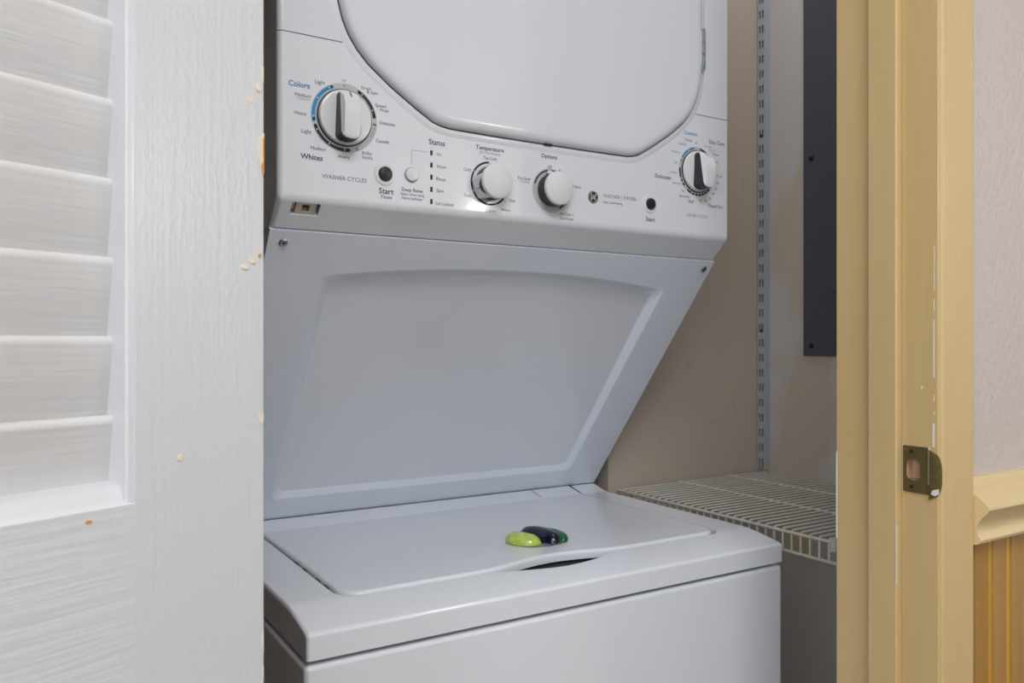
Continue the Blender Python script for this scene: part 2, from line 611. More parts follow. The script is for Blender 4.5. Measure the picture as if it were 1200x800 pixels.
# louver slats
y0, y1, th, sh = -.0115, -.0235, .0062, .046
ca = math.atan2(sh, y0 - y1)
dx, dz = math.cos(ca), math.sin(ca)
sec = []
for (cy, cz, a0) in ((y0 - .003, -.003, ca - PI / 2), (y1 + .003, -sh + .003, ca + PI / 2)):
    for i in range(7):
        a = a0 + PI * i / 6
        sec.append((cy + th / 2 * math.cos(a), cz + th / 2 * math.sin(a)))
sm = prism(sec, .0725, DW - .0725, 'x')
sl = dput('slat', sm, SLATM, loc=(0, 0, 0), smooth=50)
zs = []
z = 1.0878 + ZO
while z < 1.88:
    zs.append(z)
    z += .0348
z = 1.0878 + ZO - .0348 * 24
z = .245
while z < MZ1 - .262 - .01:
    zs.append(z)
    z += .0348
sl.location.z = zs[0]
for z in zs[1:]:
    o = link('slat', sl.data, dr, (0, 0, z))
    o.rotation_euler.x = R(random.uniform(-.5, .5))


# paint chips: (outline in door x,z), material
def chip(pts, m, th=.0004, edge=False):
    dput('paint_chip', prism([(p[0], p[1] + ZO) for p in pts], -.0003, th, 'y'), m)


def blob(cx, cz, rx, rz, m, seed, th=.0004):
    rnd = random.Random(seed)
    chip([(max(.0008, cx + rx * rnd.uniform(.7, 1.1) * math.cos(2 * PI * i / 11)), cz + rz * rnd.uniform(.75, 1.1) * math.sin(2 * PI * i / 11)) for i in range(11)], m, th)


DZ = .408 / 945.5


def zc(v):
    return CAM_H + (400.6 - v) * DZ


chip([(.0007, zc(161)), (.0012, zc(162)), (.0013, zc(176)), (.0011, zc(190)), (.0019, zc(196)), (.0016, zc(203)), (.0012, zc(205)), (.0007, zc(204))], CHIPO, .0006)
chip([(.0004, zc(156)), (.0022, zc(158)), (.0042, zc(172)), (.0040, zc(186)), (.0026, zc(196)), (.0010, zc(190)), (.0008, zc(166))], CHIPT)
blob(.0012, zc(88), .0010, .0045, CHIPT, 3)
blob(.0090, zc(122), .0016, .0018, CHIPT, 5)
blob(.0040, zc(105), .0018, .0022, CHIPT, 6)
blob(.0032, zc(300), .0010, .0012, CHIPO, 8)
blob(.0075, zc(307), .0022, .0016, CHIPT, 9)
blob(.0120, zc(315), .0022, .0014, CHIPT, 10)
blob(.0020, zc(489), .0022, .0030, CHIPT, 11)
blob(.0008, zc(752), .0010, .0060, CHIPT, 12)
blob(.0008, zc(788), .0008, .0040, CHIPT, 14)
blob(.0472, zc(523), .0016, .0016, CHIPT, 15)
blob(.0893, 1.0455, .0016, .0007, CHIPO, 16)
# pin hinges on the jamb side
for z in (.25, 1.72):
    bm = tube(bmesh.new(), [(-.003, -DT - .0015, z - .04), (-.003, -DT - .0015, z + .04)], .0035, 10)
    dput('hinge', bm, BRASS)

# ------------------------------------------------------------------ stacked washer dryer
X0, X1 = .240, .919
XC = (X0 + X1) / 2
wd = empty('washer_dryer', (XC, 1.15, 0))
tag(wd, 'white stacked washer dryer with dial controls standing in the closet', 'washer dryer')

# washer cabinet
cab = bevel(boxes((X0 - .0012, X1 + .0012, .764, 1.55, .03, .8075)), .006, 3)
cb = put('washer_cabinet', cab, ENAMEL, wd)
put('plinth', boxes((X0 + .012, X1 - .012, .778, 1.54, .8075, .8135)), GAP, cb)
for fx in (X0 + .05, X1 - .05):
    for fy in (.80, 1.50):
        put('foot', lathe([(.022, 0), (.022, .008), (.010, .012), (.010, .032)], 20, 'z', c=(fx, fy, 0)), GAP, wd)

# washer top surround with the lid opening cut in
pf = [(.762, .8125), (.762, .8345)]
pf += [(.7625, .8362), (.7645, .8380), (.768, .8392), (.785, .8425), (.805, .8460), (.822, .8482), (.836, .8490)]
pf += [(1.150, .8490), (1.160, .8498), (1.192, .8580), (1.1945, .8580), (1.1945, .8125)]
top = prism(pf, X0, X1, 'x')
bevel(top, .005, 3, 60, lambda e: abs(e.verts[0].co.x - e.verts[1].co.x) < 1e-6 and min(v.co.z for v in e.verts) > .82 or abs(e.verts[0].co.z - e.verts[1].co.z) > .015 and e.verts[0].co.y < .8)
LX0, LX1 = .2985, .8605


def lid_outline(g):
    """lid in plan, counter-clockwise from the front left corner; g grows the outline"""
    x0, x1, yf, yb = LX0 - g, LX1 + g, .8255 - g, 1.1935
    rr = .026
    pts = []
    for i in range(9):
        a = PI + PI / 2 * i / 8
        pts.append((x0 + rr + rr * math.cos(a), yf + rr + rr * math.sin(a)))
    N = 26
    for i in range(1, N):
        t = i / N
        x = x0 + rr + (x1 - x0 - 2 * rr) * t
        u = (x - XC) / .118
        s = 0 if abs(u) > 1 else .5 + .5 * math.cos(PI * u)
        pts.append((x, yf + (.019 if g == 0 else -.016) * s))
    for i in range(9):
        a = -PI / 2 + PI / 2 * i / 8
        pts.append((x1 - rr + rr * math.cos(a), yf + rr + rr * math.sin(a)))
    pts += [(x1, yb), (x0, yb)]
    return pts


co = lid_outline(.0044)
co[-2] = (co[-2][0], 1.21)
co[-1] = (co[-1][0], 1.21)
top = cut(top, prism(co, .8365, .90, 'z'))
wt = put('washer_top', top, ENAMEL, wd, smooth=30)
put('lid_well', prism([(p[0], min(p[1], 1.1935)) for p in lid_outline(.0040)], .8360, .8370, 'z'), GAP, wt)

# lid with a shallow finger recess in its front edge
ol = lid_outline(0)
bm = bmesh.new()
offs = [(0.0, .8402), (0.0, .8470), (.0009, .8490), (.0028, .8505), (.0052, .8510)]
loops = []
cx_, cy_ = XC, 1.0
for d, z in offs:
    ring = []
    for (px, py) in ol:
        v = Vector((px - cx_, py - cy_))
        ring.append(bm.verts.new((px - d * (1 if px > cx_ else -1) * min(1, abs(v.x) / .27), py + d * (1.0 if py < cy_ else 0.0), z)))
    loops.append(ring)
n = len(ol)
for A, B in zip(loops, loops[1:]):
    for i in range(n):
        bm.faces.new((A[i], A[(i + 1) % n], B[(i + 1) % n], B[i]))
bm.faces.new(loops[-1])
bm.faces.new(loops[0][::-1])
bmesh.ops.recalc_face_normals(bm, faces=bm.faces)
lid = put('lid', bm, ENAMEL, wd, smooth=40)
# hinge ridge along the lid's back edge
put('hinge_ridge', bevel(prism([(1.150, .8508), (1.1895, .8590), (1.1935, .8590), (1.1935, .8500), (1.150, .8500)], LX0 + .001, LX1 - .003, 'x'), .0015, 2, 20), ENAMEL, lid)
for (xa, xb, m_) in ((.774, .7775, RUST), (.8575, .8605, GAP)):  # rust stain and dark gap at the lid hinge
    put('hinge_mark', prism([(1.158, .8526), (1.1895, .8594), (1.1930, .8594), (1.1930, .8510), (1.158, .8510)], xa, xb, 'x'), m_, lid)
# small dark bumpers in the side gap
for yy in (.875, .905, .955, .99):
    put('bumper', bevel(boxes((LX0 - .0038, LX0 + .0005, yy - .006, yy + .006, .839, .8475)), .0006, 1), GAP, lid)

# dryer carcass behind the slanted front
carc = prism([(.905, 1.925), (.905, 1.2440), (1.203, .8600), (1.55, .8600), (1.55, 1.925)], X0 + .002, X1 - .002, 'x')
put('dryer_cabinet', bevel(carc, .003, 2), ENAMEL, wd)
put('rear_column', boxes((X0 + .004, X1 - .004, 1.205, 1.548, .8078, .8600)), ENAMEL, wd)

# slanted panel: local s (down the slope), x, depth d (inwards)
P0 = Vector((0, .8915, 1.2450))
P1 = Vector((0, 1.1955, .8595))
L = (P1 - P0).length
ds = (P1 - P0) / L
dn = Vector((0, -ds.z, ds.y)) * -1      # candidate normal
if dn.y > 0:
    dn = -dn                            # outwards: towards the room and down


def sp_(x, s, d):
    return Vector((x, 0, 0)) + P0 + ds * s - dn * d


def inset(g):
    xa, xb, sb = .3100 + g, .8490 - g, .4500 - g
    pts = []
    N = 20
    rr = .012
    for i in range(N + 1):
        t = i / N
        x = xa + (xb - xa) * t
        pts.append((x, .0375 + .0215 * abs(2 * t - 1) ** 2.2 + g))
    for i in range(5):
        a = PI / 2 * i / 4
        pts.append((xb - .004 - rr + rr * math.cos(a), sb - rr + rr * math.sin(a)))
    for i in range(5):
        a = PI / 2 + PI / 2 * i / 4
        pts.append((xa + .004 + rr + rr * math.cos(a), sb - rr + rr * math.sin(a)))
    return pts


bm = bmesh.new()
outer = [(X0, .0015), (X1, .0015), (X1, L), (X0, L)]
A = [bm.verts.new(sp_(x, s, 0)) for x, s in outer]
lp = []
for g, d in ((0, 0), (.0025, .0006), (.0130, .0084), (.0155, .0095), (.018, .0098)):
    lp.append([bm.verts.new(sp_(x, s, d)) for x, s in inset(g)])
es = []
for loop in (A, lp[0]):
    for i in range(len(loop)):
        es.append(bm.edges.new((loop[i], loop[(i + 1) % len(loop)])))
bmesh.ops.triangle_fill(bm, edges=es, use_beauty=True)
n = len(lp[0])
for a_, b_ in zip(lp, lp[1:]):
    for i in range(n):
        bm.faces.new((a_[i], a_[(i + 1) % n], b_[(i + 1) % n], b_[i]))
bm.faces.new(lp[-1])
back = [bm.verts.new(sp_(x, s, .0112)) for x, s in outer]
for i in range(4):
    bm.faces.new((A[i], A[(i + 1) % 4], back[(i + 1) % 4], back[i]))
bm.faces.new(back)
bmesh.ops.recalc_face_normals(bm, faces=bm.faces)
slp = put('slanted_front_panel', bm, SLANTW, wd, smooth=30)
for sx_, ss in ((.2574, .0172), (.9045, .0158)):
    bm = lathe([(.0050, -.001), (.0050, .0014), (.0040, .0024), (.0005, .0026)], 20, 'z')
    o = put('screw', bm, CHROME, slp, tuple(sp_(sx_, ss, 0)))
    o.rotation_euler = dn.to_track_quat('Z', 'Y').to_euler()
    put('screw_slot', boxes((-.0026, .0026, -.0005, .0005, .0022, .0028), (-.0005, .0005, -.0026, .0026, .0022, .00285)), GAP, o)

# control panel
YP = .862
cp = prism([(YP, 1.4525), (YP, 1.2745), (.8915, 1.2465), (.930, 1.2465), (.930, 1.4525)], X0, X1, 'x')
bevel(cp, .0065, 5, 25, lambda e: (abs(e.verts[0].co.y - YP) < 1e-5 and abs(e.verts[1].co.y - YP) < 1e-5 and min(v.co.z for v in e.verts) < 1.30)
      or (all(.88 > 0 and v.co.y < .90 for v in e.verts) and abs(e.verts[0].co.x - e.verts[1].co.x) < 1e-5))
jd = Vector((0, .8915 - YP, 1.2465 - 1.2745)).normalized()


def jbox(bm, xa, xb, sa, sb, da, db, mi=0):
    """box in the chamfer plane: s along the chamfer, d inwards"""
    nrm = Vector((0, jd.z, -jd.y))          # outward: towards the room and down
    o_ = Vector((0, YP, 1.2745))
    v = []
    for d in (da, db):
        for s, x in ((sa, xa), (sa, xb), (sb, xb), (sb, xa)):
            v.append(bm.verts.new(o_ + Vector((x, 0, 0)) + jd * s - nrm * d))
    for q in ((0, 1, 2, 3), (7, 6, 5, 4), (0, 4, 5, 1), (1, 5, 6, 2), (2, 6, 7, 3), (3, 7, 4, 0)):
        f = bm.faces.new([v[i] for i in q])
        f.material_index = mi


jackcut = bmesh.new()
jbox(jackcut, .2568, .2885, .0048, .0216, -.004, .0125)
bmesh.ops.recalc_face_normals(jackcut, faces=jackcut.faces)
cp = cut(cp, jackcut)
ctl = put('control_panel', cp, PANELW, wd, smooth=40)
# dryer front above the seam
df = bevel(boxes((X0, X1, YP, .9045, 1.4537, 1.925)), .0065, 5, 25,
           lambda e: all(abs(v.co.y - YP) < 1e-5 for v in e.verts) and not all(abs(v.co.z - 1.4537) < 1e-5 for v in e.verts))
dfo = put('dryer_front', df, ENAMEL, wd, smooth=40)
put('seam', boxes((X0 + .003, X1 - .003, YP + .0016, .900, 1.4520, 1.4542)), SEAM, dfo)
put('top_panel', bevel(boxes((X0, X1, .880, 1.55, 1.925, 1.940)), .004, 2), ENAMEL, wd)

# dryer door: wide rounded octagon
XD = .5805
half = [(0, 1.3748), (.07, 1.3749), (.118, 1.3754), (.136, 1.3757), (.1475, 1.3772), (.158, 1.3803), (.1775, 1.3915), (.191, 1.4000), (.2110, 1.4128), (.2270, 1.4248), (.2400, 1.4352), (.2520, 1.4480),
        (.2615, 1.4620), (.2685, 1.4775), (.2735, 1.4960), (.2758, 1.5150), (.2765, 1.5350)]
zm = 1.62
side = [(x, z) for x, z in half] + [(x, 2 * zm - z) for x, z in half[::-1]]
outl = [(XD + x, z) for x, z in side] + [(XD - x, z) for x, z in side[::-1] if x > 0]


def grow(pts, g):
    res = []
    n = len(pts)
    for i in range(n):
        a, b, c = Vector(pts[i - 1]), Vector(pts[i]), Vector(pts[(i + 1) % n])
        t = (c - a)
        if t.length < 1e-9:
            t = Vector((1, 0))
        t.normalize()
        nn = Vector((t.y, -t.x))
        res.append((b.x + nn.x * g, b.y + nn.y * g))
    return res


bm = bmesh.new()
prev = None
for g, y in ((0, YP - .0015), (0, YP - .0030), (-.0012, YP - .0060), (-.0045, YP - .0085), (-.0090, YP - .0095), (-.014, YP - .0097)):
    ring = [bm.verts.new((x, y, z)) for x, z in grow(outl, g)]
    if prev:
        for i in range(len(ring)):
            bm.faces.new((prev[i], prev[(i + 1) % len(ring)], ring[(i + 1) % len(ring)], ring[i]))
    else:
        bm.faces.new(ring)
    prev = ring
bm.faces.new(prev)
bmesh.ops.recalc_face_normals(bm, faces=bm.faces)
dd = put('dryer_door', bm, ENAMEL, wd, smooth=40)
bm = bmesh.new()
a_ = [bm.verts.new((x, YP - .0004, z)) for x, z in grow(outl, .0011)]
bm.faces.new(a_)
r = bmesh.ops.extrude_face_region(bm, geom=list(bm.faces))
bmesh.ops.translate(bm, vec=(0, -.0014, 0), verts=[v for v in r['geom'] if isinstance(v, bmesh.types.BMVert)])
bmesh.ops.recalc_face_normals(bm, faces=bm.faces)
put('door_seal', bm, SEAL, dd)
put('latch_tab', bevel(boxes((.5795, .5925, YP - .0045, YP - .0005, 1.3728, 1.3755)), .0006, 1), GAP, dd)
# softly raised rim of the panel and front around the door opening
bm = bmesh.new()
prev = None
for g, y in ((.0011, YP + .0002), (.0015, YP - .0012), (.0040, YP - .0016), (.0072, YP - .0008), (.0108, YP + .0002)):
    ring = [bm.verts.new((x, y, z)) for x, z in grow(outl, g)]
    if prev:
        for i in range(len(ring)):
            bm.faces.new((prev[i], prev[(i + 1) % len(ring)], ring[(i + 1) % len(ring)], ring[i]))
    prev = ring
bmesh.ops.recalc_face_normals(bm, faces=bm.faces)
for f in bm.faces:
    if f.normal.y > 0:
        f.normal_flip()
put('door_surround', bm, PANELW, dfo, smooth=40)
for zz in (1.5475, 1.6925):
    bm = bevel(boxes((.8560, .8612, YP - .0085, YP - .0022, zz - .031, zz + .031)), .0015, 2)
    h = put('hinge', bm, HINGE, dd)
    for q in (-.018, 0.0, .018):
        put('knuckle', tube(bmesh.new(), [(.8572, YP - .0085, zz + q - .007), (.8572, YP - .0085, zz + q + .007)], .0018, 8), HINGE, h)

# service jack in the panel's underside chamfer
bm = bmesh.new()
for a_ in ((.2622, .2690, .0052, .0212, .0015, .012), (.2775, .2850, .0052, .0212, .0015, .012), (.2690, .2775, .0052, .0085, .0015, .012),
           (.2690, .2775, .0172, .0212, .0015, .012), (.2585, .2612, .0075, .0170, .004, .012)):
    jbox(bm, *a_)
bmesh.ops.recalc_face_normals(bm, faces=bm.faces)
jk = put('service_jack', bm, JACKM, ctl, smooth=0)
bm = bmesh.new()
jbox(bm, .2572, .2881, .0052, .0212, .0110, .0118)
put('jack_cavity', bm, DARK, jk, smooth=0)

# --- printed lettering and marks on the panel
YT = YP - .00025
CX, CZ = .3142, 1.3692       # washer dial
TX, TZ = .5010, 1.3155       # temperature knob
OX, OZ = .5925, 1.3160       # options knob
EX, EZ = .8520, 1.3692       # dryer dial
INKS = [INKG, INKL, INKB, INKK, RINGG, RINGS, CHIPW]


def letters(name, items, extra=None):
    for it in items:
        t, x, z, wdt = it[:4]
        bm = bmesh.new()
        text_into(bm, t, x, z, wdt, YT, 0, (it[5] if len(it) > 5 else 0.0))
        put(name, bm, INKS[it[4] if len(it) > 4 else 0], ctl, smooth=0)
    if extra:
        bm = bmesh.new()
        extra(bm)
        put('lead_line', bm, INKS, ctl, smooth=0)


letters('washer_cycle_lettering', [
    ('Colors', .2630, 1.3982, .0236, 2, .02), ('Light', .2862, 1.4037, .0112), ('Drain', .3395, 1.4065, .0112), ('& Spin', .3467, 1.4023, .0130),
    ('Speed', .3570, 1.3889, .0130), ('Wash', .3612, 1.3847, .0113), ('Delicates', .3654, 1.3701, .0192), ('Casuals', .3591, 1.3492, .0163),
    ('Bulky', .3406, 1.3328, .0118), ('Items', .3410, 1.3285, .0122), ('Heavy', .3139, 1.3255, .0132), ('Medium', .2843, 1.3315, .0170),
    ('Whites', .2767, 1.3213, .0246, 0, .02), ('Light', .2710, 1.3479, .0112), ('Heavy', .2644, 1.3668, .0132), ('Medium', .2672, 1.3871, .0175),
    ('(Normal)', .2677, 1.3828, .0140, 1), ('Off', .3129, 1.4106, .0060, 1), ('WASHER CYCLES', .3143, 1.3020, .0515, 0, -.006)])
letters('start_button_lettering', [('Start', .3639, 1.2927, .0180, 0, .015), ('Pause', .3643, 1.2862, .0135), ('Deep Rinse', .3965, 1.2964, .0265, 0, .01),
                                   ('Select when using', .3965, 1.2915, .0300), ('Fabric Softener', .3965, 1.2872, .0265)])


def lead(bm):
    for b in ((.3953, .3958, 1.3268, 1.3420), (.3972, .4165, 1.3437, 1.3442)):
        f = bm.faces.new([bm.verts.new(p) for p in ((b[0], YT, b[2]), (b[1], YT, b[2]), (b[1], YT, b[3]), (b[0], YT, b[3]))])
        f.material_index = 1
    arc(bm, .3975, 1.3420, .0017, .0022, 90, 180, YT, 1)


letters('status_lettering', [('Status', .4285, 1.3568, .0212, 0, .012), ('On', .4313, 1.3430, .0060), ('Wash', .4342, 1.3286, .0124), ('Rinse', .4336, 1.3138, .0122),
                             ('Spin', .4325, 1.2994, .0094), ('Lid Locked', .4387, 1.2847, .0236)], lead)
letters('temperature_lettering', [('Temperature', .5014, 1.3578, .0400, 0, .012), ('(All Cold Rinses)', .5012, 1.3527, .0300, 1), ('Tap Cold', .5012, 1.3462, .0186),
                                  ('Cold', .4694, 1.3295, .0098), ('Cool', .4700, 1.2984, .0094), ('Colors', .5024, 1.2822, .0146), ('Warm', .5240, 1.2850, .0125), ('Hot', .5335, 1.2975, .0085)])
letters('options_lettering', [('Options', .5899, 1.3590, .0250, 0, .012), ('Off', .5905, 1.3465, .0070), ('Pre Soak', .5519, 1.3274, .0190), ('(15 mins)', .5525, 1.3230, .0154, 1),
                              ('2nd Rinse', .6310, 1.3250, .0194), ('Pre Soak +', .6177, 1.2874, .0230), ('2nd Rinse', .6177, 1.2818, .0210)])
letters('badge_lettering', [('WASHER | DRYER', .7069, 1.3170, .0580, 0, -.012), ('Auto Load Sensing', .6947, 1.3090, .0335)])
letters('dryer_cycle_lettering', [
    ('Start', .7619, 1.2922, .0166, 0, .01), ('DRYER CYCLES', .8524, 1.3044, .0405, 1), ('Cottons', .8396, 1.4236, .0250, 2, .01), ('Easy Care', .8924, 1.4158, .0315, 0, .005),
    ('Delicates', .7859, 1.3548, .0295, 0, .005), ('Timed Dry', .8890, 1.3210, .0310, 0, .005), ('Damp', .8353, 1.4128, .0125), ('Less Dry', .8236, 1.4057, .0150), ('More Dry', .8102, 1.3929, .0150),
    ('Off', .8098, 1.3776, .0052), ('Less Dry', .8054, 1.3630, .0150), ('More Dry', .8119, 1.3478, .0150), ('Off', .8242, 1.3382, .0052), ('Dewrinkle', .8270, 1.3308, .0200), ('Fluff', .8403, 1.3246, .0100),
    ('10', .8585, 1.3270, .0042), ('20', .8690, 1.3283, .0048), ('30', .8780, 1.3325, .0048), ('40', .8850, 1.3400, .0048), ('50', .8902, 1.3480, .0048), ('60', .8935, 1.3570, .0048),
    ('70 min', .8977, 1.3674, .0120), ('Off', .8915, 1.3874, .0052), ('More Dry', .8740, 1.4082, .0145, 0), ('Less Dry', .8830, 1.4031, .0140, 2), ('Damp', .8900, 1.3985, .0115), ('Off', .8505, 1.4104, .0051)])


def ring_part(name, build):
    bm = bmesh.new()
    build(bm)
    return put(name, bm, INKS, ctl, smooth=0)


def dots(bm, cx, cz, r, angs, dr_, y, mi=6):
    for a in angs:
        disc(bm, cx + r * math.cos(R(a)), cz + r * math.sin(R(a)), dr_, y, mi)


def wring(bm):
    arc(bm, CX, CZ, .0300, .0385, 0, 360, YT + .0001, 4)
    for a0, a1, mi in ((191, 114, 2), (201, 278, 3), (293, 357, 5), (62, 10, 3)):
        arc(bm, CX, CZ, .0337, .0374, a0, a1, YT, mi, True)
    dots(bm, CX, CZ, .0355, (184, 150, 119, 208, 240, 270, 299, 326, 352, 55, 22), .00085, YT - .0001)
    dots(bm, CX, CZ, .0355, (91,), .0008, YT - .0001, 3)


ring_part('washer_dial_ring', wring)


def tring(bm):
    arc(bm, TX, TZ, .0246, .0270, 92, 318, YT, 3, True)
    dots(bm, TX, TZ, .0258, (92, 150, 205, 262, 290), .0009, YT - .0001)


ring_part('temperature_ring', tring)


def oring(bm):
    arc(bm, OX, OZ, .0, .0285, 0, 360, YT + .0001, 4)
    arc(bm, OX, OZ, .0246, .0268, 165, 62, YT, 3)
    arc(bm, OX, OZ, .0246, .0268, -25, -58, YT, 3)
    dots(bm, OX, OZ, .0257, (90,), .0009, YT - .0001)


ring_part('options_ring', oring)


def dring(bm):
    arc(bm, EX, EZ, .0285, .0360, 0, 360, YT + .0001, 4)
    for a0, a1 in ((100, 118), (122, 150), (155, 161)):
        arc(bm, EX, EZ, .0325, .0355, a0, a1, YT, 2)
    for a0, a1 in ((176, 200), (204, 210), (214, 222), (235, 250), (253, 260), (264, 271), (275, 282), (286, 293), (297, 304), (308, 315), (60, 80)):
        arc(bm, EX, EZ, .0325, .0355, a0, a1, YT, 3)


ring_part('dryer_dial_ring', dring)


# --- knobs. Local frame: front towards -y, pointer towards +z
def bar_knob(name, cx, cz, s, rot, h=.026):
    o = put(name, lathe([(.0312 * s, 0), (.0312 * s, .0035), (.0300 * s, .0052), (.0280 * s, .0058), (.001, .0062)], 48), KNOBW, ctl, (cx, YP, cz), (0, rot, 0))
    put('skirt_ring', lathe([(.0325 * s, 0), (.0325 * s, .0016), (.0310 * s, .0020)], 48), GAP, o)
    # grip: dark sides, white front with a ramp running down towards the pointer
    hw = .0118 * s
    top_, bot = .0288 * s, -.0290 * s
    bm = bmesh.new()

    def ringpts(inset_, y, zt, zb):
        pts = []
        rr = .0085 * s
        a = hw - inset_
        for i in range(7):
            t = PI * i / 6
            pts.append((-a * math.cos(t), zt - (1 - math.sin(t)) * rr * .75))
        for i in range(7):
            t = PI * i / 6
            pts.append((a * math.cos(t), zb + (1 - math.sin(t)) * rr * .75))
        return [bm.verts.new((x, y(z) if callable(y) else y, z)) for x, z in pts]

    def yf(z):
        t = max(0, min(1, (z - .008 * s) / (.021 * s)))
        return -(h - (h - .0105) * t ** 1.6)
    r0 = ringpts(-.0006, -.0050, top_, bot)
    r1 = ringpts(.0004, lambda z: yf(z) + .0030, top_ - .0005, bot + .0005)
    r2 = ringpts(.0006, lambda z: yf(z) + .0016, top_ - .0006, bot + .0006)
    r3 = ringpts(.0026, lambda z: yf(z), top_ - .0026, bot + .0026)
    m = len(r0)
    for A_, B_, mi in ((r0, r1, 0), (r1, r2, 1), (r2, r3, 1)):
        for i in range(m):
            f = bm.faces.new((A_[i], A_[(i + 1) % m], B_[(i + 1) % m], B_[i]))
            f.material_index = mi
    for i in range(6):                      # front face as a strip so it can follow the ramp
        a_, b_ = r3[i], r3[i + 1]
        c_, d_ = r3[m - 2 - i], r3[m - 1 - i]
    f = None
    zl = [i for i in range(7)]
    # connect upper half-ring to lower half-ring through mid rows
    up_ = r3[:7]
    lo_ = r3[7:][::-1]
    rows_ = [up_]
    for q in (.25, .5, .75):
        row = []
        for a_, b_ in zip(up_, lo_):
            p = a_.co.lerp(b_.co, q)
            row.append(bm.verts.new((p.x, yf(p.z) - .0006 * (1 - (p.x / hw) ** 2), p.z)))
        rows_.append(row)
    rows_.append(lo_)
    for A_, B_ in zip(rows_, rows_[1:]):
        for i in range(6):
            f = bm.faces.new((A_[i], A_[i + 1], B_[i + 1], B_[i]))
            f.material_index = 1
    # close the side slivers
    for j in range(len(rows_) - 1):
        pass
    f = bm.faces.new([r3[6]] + [rw[6] for rw in rows_[1:-1]] + [r3[7]])
    f.material_index = 1
    f = bm.faces.new([r3[0]] + [rw[0] for rw in rows_[1:-1]] + [r3[13]])
    f.material_index = 1
    bmesh.ops.recalc_face_normals(bm, faces=bm.faces)
    g = put('grip', bm, [NAVY, KNOBW], o, smooth=40)
    bm = bmesh.new()
    pz = (.0265 * s, .0195 * s)
    f = [bm.verts.new((x, yf(z) - .0009, z)) for x, z in ((-.0005, pz[0]), (.0005, pz[0]), (.0005, pz[1]), (-.0005, pz[1]))]
    bm.faces.new(f)
    put('pointer_mark', bm, INKK, o, smooth=0)
    return o


def round_knob(name, cx, cz, rot, s=1.0, h=.0225):
    """round knob: dark tapered side wall, domed white cap and a white wedge at the pointer"""
    o = put(name, lathe([(.0205 * s, 0), (.0212 * s, .004), (.0212 * s, h - .006)], 40), NAVY, ctl, (cx, YP, cz), (0, rot, 0))
    put('cap', lathe([(.0212 * s, h - .006), (.0216 * s, h - .0052), (.0216 * s, h - .0032), (.0205 * s, h - .0015), (.0170 * s, h - .0002), (.0100 * s, h + .0009), (.001, h + .0013)], 40), KNOBW, o)
    bm = bmesh.new()
    a = [(-.0145 * s, -.002, .0185 * s), (.0145 * s, -.002, .0185 * s), (.0165 * s, -h + .0035, .0125 * s), (-.0165 * s, -h + .0035, .0125 * s)]
    b = [(-.0115 * s, -.002, .0245 * s), (.0115 * s, -.002, .0245 * s), (.0145 * s, -h + .0020, .0165 * s), (-.0145 * s, -h + .0020, .0165 * s)]
    va = [bm.verts.new(p) for p in a]
    vb = [bm.verts.new(p) for p in b]
    bm.faces.new(va)
    bm.faces.new(vb)
    for i in range(4):
        bm.faces.new((va[i], va[(i + 1) % 4], vb[(i + 1) % 4], vb[i]))
    bmesh.ops.recalc_face_normals(bm, faces=bm.faces)
    bevel(bm, .0012, 2)
    put('pointer_wedge', bm, KNOBW, o, smooth=40)
    put('pointer_mark', boxes((-.0005, .0005, -.0006, .0004, -.0050, .0050)), INKK, o, (0, -h * .55, .0216 * s), (R(-19), 0, 0))
    return o


bar_knob('washer_cycle_dial', CX, CZ, .98, R(2))
bar_knob('dryer_cycle_dial', EX, EZ, .95, R(3), .028)
round_knob('temperature_knob', TX, TZ, R(-113))
round_knob('options_knob', OX, OZ, R(14))

# --- buttons and indicator lights
for nm, x, z, m_, r_ in (('washer_start_button', .3622, 1.3120, NAVY, .0084), ('dryer_start_button', .7610, 1.3137, NAVY, .0082)):
    o = put(nm, lathe([(r_, 0), (r_, .0030), (r_ * .85, .0048), (r_ * .4, .0056), (.0005, .0058)], 28), m_, ctl, (x, YP, z))
    put('bezel', lathe([(r_ * 1.55, 0), (r_ * 1.5, .0012), (r_ * 1.12, .0016)], 28), KNOBW, o)
o = put('deep_rinse_button', lathe([(.0080, 0), (.0080, .0022), (.0070, .0036), (.003, .0042), (.0005, .0043)], 28), KNOBW, ctl, (.3953, YP, 1.3147))
put('bezel', lathe([(.0087, 0), (.0087, .0008), (.0081, .0009)], 28), INKL, o)
for i in range(5):
    put('indicator_light', bevel(boxes((.4197, .4228, YP - .0006, YP + .001, 1.3407 - .01438 * i, 1.3467 - .01438 * i)), .0004, 1), INKK, ctl)

# --- round badge
LXc, LZ = .6611, 1.3139
bd = put('badge', lathe([(.0082, 0), (.0082, .0007), (.0078, .0010)], 32), INKK, ctl, (LXc, YP, LZ))
bm = bmesh.new()
yb_ = YP - .0012
arc(bm, LXc, LZ, .0070, .0074, 0, 360, yb_, 0)
text_into(bm, 'GE', LXc, LZ, .0088, yb_, 0, .03, .35)
for a in (45, 135, 225, 315):
    arc(bm, LXc + .0052 * math.cos(R(a)), LZ + .0052 * math.sin(R(a)), .0008, .0014, 0, 300, yb_, 0)
put('badge_monogram', bm, CHIPW, bd, smooth=0).matrix_parent_inverse = Matrix.Translation((-LXc, -YP, -LZ))

# ------------------------------------------------------------------ detergent pod on the lid
POD = (.604, .9120, .8512)
pod = empty('detergent_pod', POD, R(-12), world=False)
tag(pod, 'small laundry detergent pod with lime, navy and green swirls on washer lid', 'detergent pod')


def gel(name, col, rough=.12):
    m = mat(name, col, rough, coat=.6)
    b = m.node_tree.nodes['Principled BSDF']
    b.inputs['Subsurface Weight'].default_value = .25
    b.inputs['Subsurface Radius'].default_value = (.004, .004, .004)
    return m


